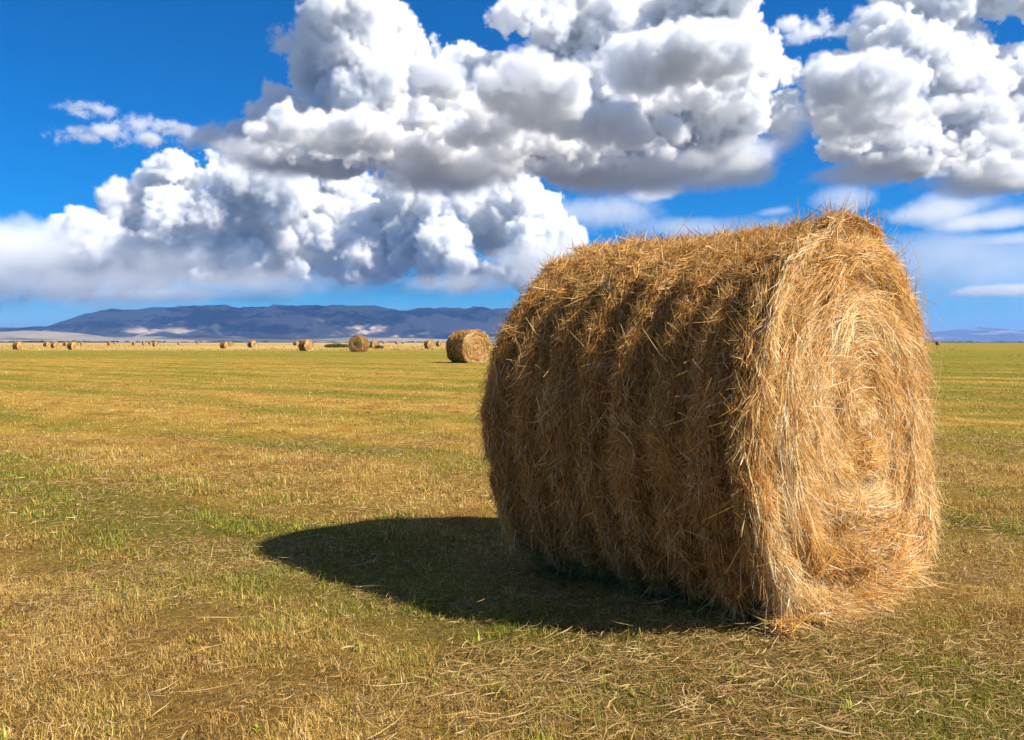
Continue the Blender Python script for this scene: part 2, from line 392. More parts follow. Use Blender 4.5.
# ---------------------------------------------------------------- hills
def hills(name, x0, x1, ya, yb, prof, Yr, seed, dark, light, res=(420, 150), gully=.35, patch_scale=1., slope=.4, lit=.55):
    xs = np.linspace(x0, x1, res[0]); ys = np.linspace(ya, yb, res[1])
    Xg, Yg = np.meshgrid(xs, ys, indexing='ij')
    nz = NoiseN(seed)
    top = np.interp(Xg/Yr*FPX+CX, [p[0] for p in prof], [(HOR-p[1])/FPX*Yr+CAMH for p in prof])
    t = (Yg-ya)/(Yr-ya)
    wob = nz.fbm(Xg/1500, Yg/1500, octs=3)*.32
    t = t+wob*np.clip(1-t, 0, 1)*1.3
    ramp = np.clip(t, 0, 1)
    ramp = ramp**1.5*(1-slope)+slope*ramp*ramp*(3-2*ramp)
    rid = 1-np.abs(nz.fbm(Xg/420, Yg/900, octs=5, gain=.55))*2.2
    z = top*(ramp*(1-gully*(1-np.clip(rid, 0, 1))*np.clip(1.25-ramp, 0, 1)))
    z += nz.fbm(Xg/160, Yg/160, octs=3)*top*.02
    back = np.clip((Yg-Yr)/(yb-Yr), 0, 1); z *= 1-back**2
    edge = np.minimum((Xg-x0), (x1-Xg))/(x1-x0)*25
    z = z*np.clip(edge, 0, 1)-2
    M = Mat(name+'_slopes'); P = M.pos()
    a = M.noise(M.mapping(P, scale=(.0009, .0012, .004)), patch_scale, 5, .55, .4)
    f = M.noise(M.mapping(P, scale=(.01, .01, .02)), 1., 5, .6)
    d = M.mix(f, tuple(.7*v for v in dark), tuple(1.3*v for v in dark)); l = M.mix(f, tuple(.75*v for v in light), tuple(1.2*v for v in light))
    c = M.mix(M.math('MULTIPLY', M.math('SUBTRACT', a, lit), 14., clamp=True), d, l)  # tan sunlit and dark cloud-shadow patches painted into the slope colour
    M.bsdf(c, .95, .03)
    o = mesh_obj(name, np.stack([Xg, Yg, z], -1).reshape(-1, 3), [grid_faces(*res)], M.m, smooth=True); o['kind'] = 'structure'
    return o
def all_hills():
    prof = [(-260,330),(-60,329),(20,327.5),(55,324),(78,316),(98,309.5),(112,308),(135,309.5),(150,307),(180,305),(215,303.8),(260,304),(300,304),(335,304.5),(375,305),(410,308),(440,307),(470,305.5),(500,306.5),(560,310),(640,318),(740,326),(860,334),(960,341)]
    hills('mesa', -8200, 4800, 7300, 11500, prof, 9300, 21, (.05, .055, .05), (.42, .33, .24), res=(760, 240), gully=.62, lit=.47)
    prof = [(-300,333),(-120,331),(0,331),(25,329.5),(50,331),(70,335),(110,337),(170,335.5),(230,336),(300,337.5),(360,336.5),(420,338),(520,340),(900,341)]
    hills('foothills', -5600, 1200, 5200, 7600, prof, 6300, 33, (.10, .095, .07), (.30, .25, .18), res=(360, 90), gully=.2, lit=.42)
    prof = [(640,341),(760,338),(860,333),(905,331),(935,332),(960,329.5),(985,326.5),(1003,328),(1024,330.5),(1060,329),(1150,333),(1300,338)]
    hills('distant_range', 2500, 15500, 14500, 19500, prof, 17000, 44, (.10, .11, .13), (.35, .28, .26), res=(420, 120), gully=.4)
    prof = [(-500,330),(-150,325),(-40,326),(10,326.5),(60,328),(160,332),(300,336)]
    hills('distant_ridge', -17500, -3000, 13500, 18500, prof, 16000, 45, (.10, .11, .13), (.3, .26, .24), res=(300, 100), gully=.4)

# ---------------------------------------------------------------- air
def haze(dens=2.4e-5):
    m = bpy.data.materials.new('pale_air'); m.use_nodes = True; t = m.node_tree; t.nodes.clear()
    o = t.nodes.new('ShaderNodeOutputMaterial'); v = t.nodes.new('ShaderNodeVolumePrincipled')
    v.inputs['Color'].default_value = (.20, .44, 1., 1); v.inputs['Density'].default_value = dens; v.inputs['Anisotropy'].default_value = .2
    t.links.new(v.outputs[0], o.inputs['Volume'])
    x, y0, y1, z0, z1 = 21500, -21500, 21600, -4, 430
    co = [(a, b, c) for a in (-x, x) for b in (y0, y1) for c in (z0, z1)]
    f = np.array([[0, 1, 3, 2], [4, 6, 7, 5], [0, 4, 5, 1], [2, 3, 7, 6], [0, 2, 6, 4], [1, 5, 7, 3]])
    ob = mesh_obj('haze', co, [f], m); ob['kind'] = 'stuff'; tag(ob, 'thin bluish air lying between the field and the hills')
# ---------------------------------------------------------------- hay
def hay_material(name, trans=.32, tint=(1, 1, 1)):
    M = Mat(name)
    c = M.ramp(M.attr('shade'), [(0., (.12, .052, .014)), (.2, (.30, .145, .038)), (.45, (.60, .315, .078)), (.7, (.84, .51, .155)), (.88, (.89, .68, .32)), (1., (.90, .80, .55))])
    gcol = (.36, .29, .08)
    c = M.mix(M.attr('olive'), c, gcol)
    if tint != (1, 1, 1): c = M.mix(1., c, tint, 'MULTIPLY')
    M.bsdf(c, .55, .28, trans=trans)
    return M.m
def ribbons(P, T, Nn, Ln, Wd, lift, bend, roll, rng, seg=4, tip=.35):
    """curved flat stalks: P start, T direction, Nn outward, lift = rise of both ends, bend = sideways curl"""
    n = len(P); B = np.cross(Nn, T); B /= np.linalg.norm(B, axis=1, keepdims=True)+1e-9
    s = np.linspace(-.5, .5, seg+1)
    l0, l1 = lift[:, 0], lift[:, 1]
    co = np.empty((n, seg+1, 2, 3), np.float32)
    for k, q in enumerate(s):
        up = np.where(q < 0, l0, l1)*(2*abs(q))**1.6
        c = P+T*(q*Ln)[:, None]+B*(bend*Ln*(q*q*4-.3))[:, None]+Nn*up[:, None]
        w = Wd*(1-(1-tip)*abs(2*q)**2)*.5
        a = roll+q*1.2
        d = B*np.cos(a)[:, None]+Nn*np.sin(a)[:, None]
        co[:, k, 0] = c-d*w[:, None]; co[:, k, 1] = c+d*w[:, None]
    base = (np.arange(n)*(seg+1)*2)[:, None]
    k = np.arange(seg)[None, :]
    f = np.stack([base+2*k, base+2*k+1, base+2*k+3, base+2*k+2], -1).reshape(-1, 4)
    return co.reshape(-1, 3), f, np.repeat(np.arange(n), (seg+1)*2)
def unit(v): return v/(np.linalg.norm(v, axis=-1, keepdims=True)+1e-9)

class Roll:
    """one round bale in its own frame: axis along x, resting on z = 0"""
    def __init__(s, R, Lh, seed, ridges=7.5, amp=1.):
        s.R, s.L, s.n, s.k, s.amp = R, Lh, NoiseN(seed), ridges, amp
    def rad(s, u, phi):
        a = u/s.L
        cp, sp = np.cos(phi)*1.4, np.sin(phi)*1.4
        wob = s.n.fbm(a*1.0+5, cp+3, sp+3, octs=2)*.55
        rid = np.abs(np.sin((a*.5+.5)*math.pi*s.k+wob*1.1*np.clip((1-np.abs(a))*5, 0, 1)))**.75           # furrows between wrapped lays
        deep = .55+.75*s.n(a*3+9, cp*1.2, sp*1.2)
        r = s.R+s.amp*(.19*(rid-.68)*np.clip(deep+.3, .7, 1.1)+.030*s.n.fbm(a*3.2, cp*2.4, sp*2.4, octs=3)+.014*s.n(a*16, cp*14, sp*14))
        r = r+s.amp*(.012+.055*np.clip(sp/1.4, 0, 1))*np.exp(-((a-.98)/.11)**2)*(.8+.5*s.n(cp*1.5, sp*1.5))    # raised collar at the near end
        r = r-.03*s.amp*np.exp(-((a-.86)/.05)**2)
        r = r-.02*np.clip((np.abs(a)-.96)/.04, 0, 1)**2
        return r
    def section(s, phi, r):
        """round above, squarer and heavier below where the bale has settled"""
        c, q = np.cos(phi), np.sin(phi)
        p = 2+.55*np.clip(-q*1.3, 0, 1)
        k = (np.abs(c)**p+np.abs(q)**p)**(-1/p)
        return c*r*k, q*r*k*np.where(q < 0, .975, 1)+s.R-.02
    def side(s, u, phi):
        r = s.rad(u, phi)
        y, z = s.section(phi, r)
        z = np.maximum(z, .004+.02*s.n(u*9, y*9))
        return np.stack([u, y, z], -1)
    def face(s, q, phi, end=1):
        """q 0..1 from the middle of the end to its rim"""
        r0 = s.rad(np.full_like(phi, end*s.L*.985), phi)
        r = r0*q
        cx, cyy = np.cos(phi), np.sin(phi)
        coil = np.abs(np.sin(math.pi*(q*4.2+phi/(2*math.pi)+.25*s.n(cx*1.5, cyy*1.5))))**.7
        u = s.L*(1.0)+.04*(1-q**2)+s.amp*(.095*(coil-.6)*(.7+.6*s.n(q*3, cx*1.2, cyy*1.2))+.020*s.n.fbm(r*cx*2.6+4, r*cyy*2.6, octs=3)+.010*s.n(r*cx*14, r*cyy*14))
        u = u-.012*np.clip((q-.95)/.05, 0, 1)**2
        y, z = s.section(phi, r); low = np.clip((.25-z)/.5, 0, 1)
        u = u+.10*np.clip(-cyy*q, 0, 1)**1.6*np.clip(.55+.6*cx, .1, 1.2)
        u = u+.015*low**1.4*np.clip(1.2-q*.4, 0, 1)*np.clip(.35+.9*cx, 0, 1)
        z = np.maximum(z, .004)
        return np.stack([end*u, y, z], -1)
def frame_of(fn, a, b, da, db):
    p = fn(a, b); ta = (fn(a+da, b)-p)/da; tb = (fn(a, b+db)-p)/db
    ta, tb = unit(ta), unit(tb)
    return p, ta, tb

def hay_roll(name, label, group, R, Lh, seed, n_side, n_face, wid, ln, mats, core_res=(160, 300), seg=4, fringe=1., back=.5, view_dir=None):
    core_m, hay_m, face_m = mats
    ro = Roll(R, Lh, seed); rng = np.random.default_rng(seed); nz = NoiseN(seed+1)
    root = bpy.data.objects.new(name, None); COL.objects.link(root); root.empty_display_size = .5
    tag(root, label, 'hay bale', group)
    # packed body
    u = np.linspace(-Lh, Lh, core_res[0])[:, None]+np.zeros((1, core_res[1])); ph = np.linspace(0, 2*np.pi, core_res[1], endpoint=False)[None, :]+np.zeros((core_res[0], 1))
    co = ro.side(u, ph)
    ctr = np.array([0, 0, R-.035]); ins = co.copy(); ins[..., 1:] = ctr[1:]+(co[..., 1:]-ctr[1:])*(1-.014/R); ins[..., 2] = np.maximum(ins[..., 2], .002)
    blocks = [grid_faces(*core_res, True)[:, ::-1]]; V = [ins.reshape(-1, 3)]; off = V[0].shape[0]
    nq = max(8, core_res[1]//6)
    for e in (1, -1):
        q = np.linspace(0.02, 1, nq)[:, None]+np.zeros((1, core_res[1])); p2 = np.linspace(0, 2*np.pi, core_res[1], endpoint=False)[None, :]+np.zeros((nq, 1))
        c = ro.face(q, p2, e); c[..., 0] -= e*.014
        g = grid_faces(nq, core_res[1], True)+off
        blocks.append(g if e < 0 else g[:, ::-1]); V.append(c.reshape(-1, 3)); off += c.shape[0]*c.shape[1]
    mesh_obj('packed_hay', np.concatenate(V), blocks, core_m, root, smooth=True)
    # stalks wrapped round the side
    def side_stalks(n, out=0.):
        u = rng.uniform(-Lh, Lh, n); ph = rng.uniform(0, 2*np.pi, n)
        if view_dir is not None:      # fewer where nobody stands
            ny, nzv = np.cos(ph), np.sin(ph)
            hid = (ny*view_dir[1]+nzv*.5) < -.15
            keep = ~hid | (rng.random(n) < back); u, ph = u[keep], ph[keep]; n = len(u)
        p, tu, tp = frame_of(ro.side, u, ph, .004, .004)
        Nn = unit(np.cross(tu, tp)); rad = np.stack([0*u, np.cos(ph), np.sin(ph)], -1)
        sg = np.sign((Nn*rad).sum(1))[:, None]; Nn = Nn*np.where(sg == 0, 1, sg)
        Nn = unit(Nn+rad*.8)
        cp, sp = np.cos(ph), np.sin(ph)
        clump = nz.fbm(u*9, cp*7, sp*7, octs=2)
        ang = .9*nz.fbm(u*7+7, cp*6, sp*6, octs=3)+rng.normal(0, .36, n)
        ang = np.where(rng.random(n) < .13, rng.uniform(-1.5, 1.5, n), ang)
        # near the ends the wrap is neater
        ang *= np.where(np.abs(u/Lh) > .8, .6, 1.)
        s = np.where(rng.random(n) < .5, 1., -1.)
        # hanging: on the lower half the free end points down
        T = unit(tp*np.cos(ang)[:, None]+tu*np.sin(ang)[:, None])
        T = T*np.where(T[:, 2:3] > 0, -1, 1)                      # end 1 is the lower end
        L = ln*np.where(np.abs(u/Lh) > .86, .62, .68)*np.exp(rng.normal(0, .42, n)); W = wid*np.exp(rng.normal(0, .32, n))
        depth = rng.random(n)
        tuft = np.clip(clump*1.8+.25, 0, 1)
        P = p+Nn*((-.010+.026*depth+.012*tuft)*min(1.3, ln/.15))[:, None]
        lf = np.stack([rng.exponential(.006, n)-.004, (rng.exponential(.010, n)+.012*tuft)], -1)*(ln/.15)
        # spikes that stand away
        k = rng.random(n) < .02*fringe
        lf[k, 1] += rng.uniform(.005, .045, k.sum())*(ln/.15)
        top = np.abs(u/Lh-.80) < .2
        k = top & (rng.random(n) < .05*fringe); lf[k, 1] += rng.uniform(.02, .09, k.sum())*(ln/.15)
        flip = (rng.random(n) < .3)[:, None]
        T = np.where(flip & (Nn[:, 2:3] > -.2), -T, T)
        co, f, own = ribbons(P, T, Nn, L, W, lf, rng.normal(0, .13, n), rng.normal(0, .8, n), rng, seg)
        sh = np.clip(.44+.21*rng.normal(size=n)+.14*clump+.10*(depth-.5), 0, 1)
        sh = np.where(rng.random(n) < .07, rng.uniform(.75, 1., n), sh)
        ol = np.clip(rng.normal(.0, .16, n)+.35*np.clip(nz(u*4, cp*3, sp*3+8), 0, 1), 0, .8)
        return co, f, sh[own], ol[own]
    co, f, sh, ol = side_stalks(n_side)
    co[:, 2] = np.maximum(co[:, 2], .003)
    mesh_obj('wrapped_stalks', co, [f], hay_m, root, attrs={'shade': sh, 'olive': ol})
    # coiled ends
    for e, m in ((1, n_face), (-1, int(n_face*back*.6))):
        if m < 8: continue
        q = np.sqrt(rng.random(m)); ph = rng.uniform(0, 2*np.pi, m)
        fn = lambda a, b: ro.face(a, b, e)
        p, tq, tp = frame_of(fn, q, ph, .004, .004)
        Nn = unit(np.cross(tq, tp)); Nn = Nn*np.sign(Nn[:, :1]*e+1e-6); Nn = unit(Nn+np.array([e*.7, 0, 0]))
        x, y = q*np.cos(ph), q*np.sin(ph)
        clump = nz.fbm(x*7+3, y*7, octs=2)
        ang = .26*nz.fbm(x*3+9, y*3, octs=3)+rng.normal(0, .15, m)+.05
        ang = np.where(rng.random(m) < .06, rng.uniform(-1.5, 1.5, m), ang)
        low = np.clip((-y-.45)*1.6, 0, 1)*rng.random(m)
        ang = ang*(1-low)+low*rng.uniform(.6, 2.2, m)
        T = unit(tp*np.cos(ang)[:, None]+tq*np.sin(ang)[:, None])
        T = T*np.where(T[:, 2:3] > 0, -1, 1)
        L = ln*1.5*np.exp(rng.normal(0, .38, m))*np.clip(.35+q, .35, 1.1)*np.where(q > .82, .6, 1.); W = wid*.82*np.exp(rng.normal(0, .32, m))
        depth = rng.random(m); tuft = np.clip(clump*1.8+.2, 0, 1)
        P = p+Nn*((-.012+.026*depth+.014*tuft)*min(1.3, ln/.15))[:, None]
        lf = np.stack([rng.exponential(.006, m)-.004, rng.exponential(.006, m)+.006*tuft], -1)*(ln/.15)
        k = rng.random(m) < .03*fringe; lf[k, 1] += rng.uniform(.01, .06, k.sum())*(ln/.15)
        # the rim frays: stalks reach out past the edge and hang
        k = (q > .88) & (rng.random(m) < .22)
        out = np.stack([0*ph, np.cos(ph), np.sin(ph)], -1)
        T[k] = unit(T[k]+out[k]*rng.uniform(-.3, .22, (k.sum(), 1))+np.array([e*.08, 0, 0])); L[k] *= .8
        Bv = np.cross(Nn, T); curl = np.clip(L/(8*np.maximum(q*R, .12)), 0, .3)*-np.sign((Bv*out).sum(1))*np.abs(np.cos(ang))
        co, f, own = ribbons(P, T, Nn, L, W, lf, curl+rng.normal(0, .05, m), rng.normal(0, .8, m), rng, seg+1)
        co[:, 2] = np.maximum(co[:, 2], .003)
        ring = nz(q*9+ph*.6, x*1.2, y*1.2)
        sh = np.clip(.72+.23*rng.normal(size=m)+.14*clump+.34*ring-.10*np.clip(x*1.2+y*.5, -.3, 1)*e, 0, 1)
        sh = np.where(rng.random(m) < .07, rng.uniform(.75, 1., m), sh)
        ol = np.clip(rng.normal(.05, .10, m), 0, .4)
        mesh_obj('coiled_end', co, [f], face_m, root, attrs={'shade': sh[own], 'olive': ol[own]})
    return root, ro

def spiky_fringe(root, ro, n, wid, mat, seed):
    """loose single stalks standing out from the bale's outline"""
    rng = np.random.default_rng(seed); R, Lh = ro.R, ro.L
    u = rng.uniform(-Lh, Lh, n); u = np.where(rng.random(n) < .3, Lh*rng.uniform(.6, 1.0, n), u); ph = rng.uniform(-.9, math.pi+.9, n)
    p, tu, tp = frame_of(ro.side, u, ph, .004, .004)
    rad = np.stack([0*u, np.cos(ph), np.sin(ph)], -1)
    T = unit(rad*rng.uniform(.15, .9, (n, 1))+tp*rng.normal(0, .9, (n, 1))+tu*rng.normal(0, .5, (n, 1)))
    L = rng.uniform(.04, .13, n)
    co, f, own = ribbons(p+T*(L*.42)[:, None], T, rad+T*.01, L, wid*rng.uniform(.6, 1.1, n), np.stack([rng.normal(0, .006, n), rng.normal(0, .015, n)], -1), rng.normal(0, .15, n), rng.normal(0, 1, n), rng, 4)
    sh = np.clip(rng.normal(.5, .22, n), 0, 1)
    mesh_obj('loose_stalks', co, [f], mat, root, attrs={'shade': sh[own], 'olive': np.zeros(len(own))})
BALE_X, BALE_Y, BALE_R, BALE_L, BALE_A = .936, 4.43, .780, .705, -.79
def main_bale():
    core = Mat('packed_hay'); P = core.pos()
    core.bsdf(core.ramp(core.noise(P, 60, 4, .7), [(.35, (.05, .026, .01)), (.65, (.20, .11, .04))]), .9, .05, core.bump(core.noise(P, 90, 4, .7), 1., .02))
    hm = hay_material('hay_stalks'); fm = hay_material('coiled_hay', .34)
    mats = (core.m, hm, fm)
    root, ro = hay_roll('round_hay_bale', 'huge round bale of golden hay filling the right foreground with its coiled end lit', None,
        BALE_R, BALE_L, 11, 230000, 115000, .0034, .17, mats, (220, 420), view_dir=(0, -1), back=.45)
    spiky_fringe(root, ro, 1000, .0035, hm, 77)
    root.location = (BALE_X, BALE_Y, 0); root.rotation_euler = (0, 0, BALE_A)
    return mats

def ground_spot(px, base_py):
    Y = FPX*CAMH/(base_py-HOR); return (px-CX)/FPX*Y, Y
def far_bales(mats):
    G = 'round bales scattered over the far field'
    core, hm, fm = mats
    hm2 = hay_material('distant_hay', .2, (.95, .9, .85))
    # the two nearer ones get bales of their own
    x, y = ground_spot(467.5, 362.6)
    r, _ = hay_roll('round_hay_bale', 'second largest bale, its coiled end facing us, just left of the huge bale', G, .84, .84, 31, 9000, 6500, .016, .24, mats, (60, 120), seg=3, view_dir=(0, -1))
    r.location = (x, y, 0); r.rotation_euler = (0, 0, math.radians(-54)); 
    x, y = ground_spot(359, 352.0)
    r, _ = hay_roll('round_hay_bale', 'shaded round bale with a dark end, standing right of a low green bush', G, .76, .62, 32, 4200, 2600, .026, .28, mats, (50, 90), seg=2, view_dir=(0, -1))
    r.location = (x, y, 0); r.scale = (1.14,)*3; r.rotation_euler = (0, 0, math.radians(-104))
    protos = []
    for sd in (41, 42, 43):
        protos.append(hay_roll('round_hay_bale', '', G, .80, .70, sd, 900, 500, .06, .34, mats, (30, 54), seg=1, back=1.)[0])
    # (column, width in pixels, bottom row, turn, description)
    spots = [(306, 14, 349, -50, 'bale with dark left side and tan end, left of the low green bush'),
        (296, 5.5, 346, -40, 'small bale peeping out behind the left edge of the dark and tan bale'),
        (374.5, 9, 346.6, -70, 'tan bale among bushes just right of the shaded round bale'),
        (429.5, 10.5, 347, -60, 'tan bale left of the second largest bale, the larger of a pair'),
        (439.5, 7, 346.2, -55, 'smaller bale of the pair beside the second largest bale'),
        (384, 3, 344, -60, 'tiny bale speck right of the bushy tan bale'),
        (397, 3.4, 344.4, -40, 'tiny distant bale, left one of two midway to the tan pair'),
        (403, 3, 344.2, -70, 'tiny distant bale, right one of two midway to the tan pair'),
        (252, 8.5, 345.6, -50, 'bale standing alone left of the dark and tan bale'),
        (224, 10, 346, -35, 'bale with dark left side, left member of the touching pair left of centre'),
        (231, 7, 345.6, -75, 'lighter bale pressed against the right of a dark sided bale'),
        (155.5, 7, 345.2, -60, 'single tan bale under the middle of the mesa slope'),
        (150, 4, 344, -30, 'tiny dark bale touching the left of the single tan bale'),
        (144, 4.5, 344, -60, 'dark bale speck between two others below the mesa'),
        (134, 5, 344, -40, 'small bale under the left shoulder of the mesa'),
        (179, 4, 343.9, -50, 'tiny bale alone right of the single tan bale'),
        (198, 4, 343.9, -70, 'tiny pale bale left of the touching pair'),
        (109, 5, 344, -30, 'dark small bale below the peak of the mesa'),
        (115, 3.6, 343.8, -60, 'tiny bale just right of the dark small bale'),
        (82, 4.4, 344.2, -60, 'small tan bale right of the widest left bale'),
        (72.5, 12, 346, -55, 'widest bale at far left, dark side next to sunny end'),
        (65, 6, 345.8, -20, 'dark bale tucked behind the left of the widest far left bale'),
        (55, 9.4, 345.3, -60, 'right bale of the pair near the left edge'),
        (46.5, 7.4, 344.9, -45, 'left bale of the pair near the left edge'),
        (18, 12, 344.9, -50, 'leftmost bale of the whole field'),
        (938.5, 5, 344.8, -45, 'tiny bale just beyond the right edge of the huge bale')]
    used = set()
    for i, (px, wpx, by, turn, lab) in enumerate(spots):
        # distance from the apparent width of a 1.6 m bale; the row then follows from the flat field
        Y = 1.75*FPX/wpx
        Y = min(Y, FPX*CAMH/(by-HOR)*1.25)
        X = (px-CX)/FPX*Y; k = i % 3; src = protos[k]
        if k not in used: o = src; used.add(k)
        else:
            o = src.copy(); COL.objects.link(o)
            for ch in src.children:
                c = ch.copy(); COL.objects.link(c); c.parent = o
        o.location = (X, Y, 0); o.rotation_euler = (0, 0, math.radians(turn)-math.atan2(X, Y)); o['label'] = lab
        sc = wpx*Y/FPX/1.75; sc = max(.7, min(1.0, sc*.86))*(.8 if px < 240 else 1.); o.scale = (sc, sc, sc)

# ---------------------------------------------------------------- bushes and far trees
def leaf_material(name, a, b):
    M = Mat(name); c = M.mix(M.attr('shade'), a, b); M.bsdf(c, .7, .15, trans=.2); return M.m
def leaf_cloud(rng, cx, cy, w, d, h, n, size, z0=.05):
    th = rng.uniform(0, 2*np.pi, n); r = rng.random(n)**.4; el = rng.random(n)
    x = np.cos(th)*r*w/2; y = np.sin(th)*r*d/2; top = h*np.sqrt(np.clip(1-(r*.95)**2, 0, 1))*(.75+.45*NZ.fbm(x/w*5+cx, y/d*5+cy, octs=2))
    z = z0+top*el**.6
    c = np.stack([cx+x, cy+y, z], -1); a = unit(rng.normal(size=(n, 3))); b = unit(np.cross(a, rng.normal(size=(n, 3)))); s = (size*rng.uniform(.6, 1.3, n))[:, None]
    v = np.stack([c-a*s, c+b*s*.45, c+a*s, c-b*s*.45], 1).reshape(-1, 3)
    return v, np.arange(4*n).reshape(-1, 4), np.repeat(rng.random(n), 4)
def bush(px, Y, w, h, n, size, mat, wood, label, group, seed):
    rng = np.random.default_rng(seed); X = (px-CX)/FPX*Y
    root = bpy.data.objects.new('bush', None); COL.objects.link(root); root.location = (X, Y, 0); tag(root, label, 'bush', group)
    v, f, s = leaf_cloud(rng, 0, 0, w, w*.7, h, n, size)
    mesh_obj('foliage', v, [f], mat, root, attrs={'shade': s})
    m = 40; P = np.stack([rng.normal(0, w*.12, m), rng.normal(0, w*.08, m), np.full(m, h*.3)], -1)
    T = unit(np.stack([rng.normal(0, .5, m), rng.normal(0, .4, m), np.ones(m)], -1)); N = unit(np.cross(T, rng.normal(size=(m, 3))))
    co, f, own = ribbons(P, T, N, np.full(m, h*.8), np.full(m, .035), np.zeros((m, 2)), rng.normal(0, .1, m), rng.normal(0, 1, m), rng, 3)
    mesh_obj('stems', co, [f], wood, root)
def bushes():
    g = leaf_material('bush_leaves', (.05, .06, .015), (.17, .16, .04)); w = Mat('bush_wood'); w.bsdf((.10, .07, .05), .9, .05)
    G = 'low bushes among the far bales'
    bush(338, 175, 4.2, 1.15, 2600, .10, g, w.m, 'widest low green bush, left of the shaded round bale', G, 1)
    bush(330, 190, 2.4, .8, 1200, .10, g, w.m, 'low green shrub trailing from the left of the widest bush', G, 2)
    bush(379, 150, 1.5, .8, 900, .08, g, w.m, 'small green bush in front of the tan bale beside the shaded bale', G, 3)
    bush(369.5, 170, 1.2, .7, 700, .08, g, w.m, 'tiny green bush between the shaded bale and the tan bale', G, 4)
def treeline():
    rng = np.random.default_rng(61); V = []; F = []; S = []; off = 0
    for (a, b, Y, n) in ((-20, 340, 2600, 60), (20, 120, 2200, 26), (330, 520, 2900, 24), (900, 1060, 3200, 30)):
        for _ in range(n):
            px = rng.uniform(a, b); y = Y+rng.uniform(-250, 250); x = (px-CX)/FPX*y
            w = rng.uniform(9, 38); h = rng.uniform(2.5, 6.5)
            v, f, s = leaf_cloud(rng, x, y, w, 12, h, 160, .9)
            V.append(v); F.append(f+off); S.append(s); off += len(v)
    m = leaf_material('far_foliage', (.018, .026, .014), (.05, .06, .03))
    o = mesh_obj('distant_woods', np.concatenate(V), [np.concatenate(F)], m, attrs={'shade': np.concatenate(S)})
    tag(o, 'dark low line of far-off trees and scrub at the foot of the hills', kind='stuff')
    # uncut grass standing along the far edge of the mown part
    n = 60000; y = 118+(420-118)*rng.random(n)**1.2; x = (rng.random(n)*2-1)*.62*y
    k = (rng.random(n) < np.clip(.5+NZ.fbm(x*.05, y*.02, octs=3), 0, 1)) & (x < 60); x, y = x[k], y[k]; m = len(x)
    c, q, t, own = blades(rng, x, y, rng.uniform(.10, .36, m), rng.uniform(.04, .16, m), 1)
    M = Mat('uncut_grass'); M.bsdf(M.ramp(M.attr('shade'), [(0., (.16, .09, .025)), (.5, (.42, .28, .08)), (1., (.68, .52, .22))]), .8, .1, trans=.2)
    o = mesh_obj('uncut_grass', c, [q, t] if len(q) else [t], M.m, attrs={'shade': np.clip(rng.normal(.5, .2, m), 0, 1)[own]})
    tag(o, 'tall pale uncut grass along the far edge of the field', kind='stuff')
# ---------------------------------------------------------------- grass and straw of the stubble
def blade_material():
    M = Mat('stubble_blades'); P = M.pos()
    g, sx, flat, broad = greenness(M, P)
    v = M.attr('shade'); w = M.attr('whim')
    straw = M.ramp(v, [(0., (.13, .06, .018)), (.25, (.40, .235, .055)), (.55, (.68, .455, .12)), (.85, (.84, .64, .24)), (1., (.88, .77, .46))])
    green = M.ramp(v, [(0., (.05, .065, .008)), (.35, (.17, .19, .018)), (.7, (.34, .34, .035)), (1., (.52, .52, .10))])
    straw = M.mix(1., straw, weathered(M, flat), 'MULTIPLY')
    k = M.math('MULTIPLY', M.math('SUBTRACT', M.math('MULTIPLY_ADD', g, .85, .02), w), 8., clamp=True)
    c = M.mix(k, straw, green)
    M.bsdf(c, .6, .2, trans=.3)
    return M.m
def litter_material():
    M = Mat('cut_straw')
    c = M.ramp(M.attr('shade'), [(0., (.14, .07, .022)), (.35, (.36, .22, .075)), (.7, (.48, .32, .115)), (1., (.70, .54, .28))])
    M.bsdf(c, .55, .25, trans=.2)
    return M.m
def under_bale(x, y, m=0.):
    dx, dy = x-BALE_X, y-BALE_Y
    u = dx*math.cos(BALE_A)+dy*math.sin(BALE_A); w = -dx*math.sin(BALE_A)+dy*math.cos(BALE_A)
    return (np.abs(u) < BALE_L-.02+m) & (np.abs(w) < .48+m)
def wedge(rng, n, z0, z1, margin=1.6, slope=.62, power=1.0):
    y = z0+(z1-z0)*rng.random(n)**power
    x = (rng.random(n)*2-1)*(slope*y+margin)
    return x, y
def blades(rng, x, y, h, w, seg):
    n = len(x)
    z = ground_z(x, y)-.004
    az = rng.uniform(0, 2*np.pi, n); lean = np.abs(rng.normal(0, .75, n))+.12
    d = np.stack([np.cos(az), np.sin(az)], -1); face = az+np.pi/2+rng.normal(0, .5, n)
    f = np.stack([np.cos(face), np.sin(face)], -1)
    co = np.empty((n, 2*seg+1, 3), np.float32)
    for k in range(seg):
        t = k/seg; b = np.sin(lean*t*1.2)*h*t; up = h*t*np.cos(lean*t)
        c = np.stack([x+d[:, 0]*b, y+d[:, 1]*b, z+up], -1); wv = np.concatenate([f*(w*(1-t*.55)*.5)[:, None], np.zeros((n, 1))], 1)
        co[:, 2*k] = c-wv; co[:, 2*k+1] = c+wv
    b = np.sin(lean*1.2)*h
    co[:, -1] = np.stack([x+d[:, 0]*b, y+d[:, 1]*b, z+h*np.cos(lean)], -1)
    base = (np.arange(n)*(2*seg+1))[:, None]
    q = np.concatenate([base+np.array([[2*k, 2*k+1, 2*k+3, 2*k+2]]) for k in range(seg-1)]) if seg > 1 else np.zeros((0, 4), int)
    t = base+np.array([[2*seg-2, 2*seg-1, 2*seg]])
    return co.reshape(-1, 3), q, t, np.repeat(np.arange(n), 2*seg+1)
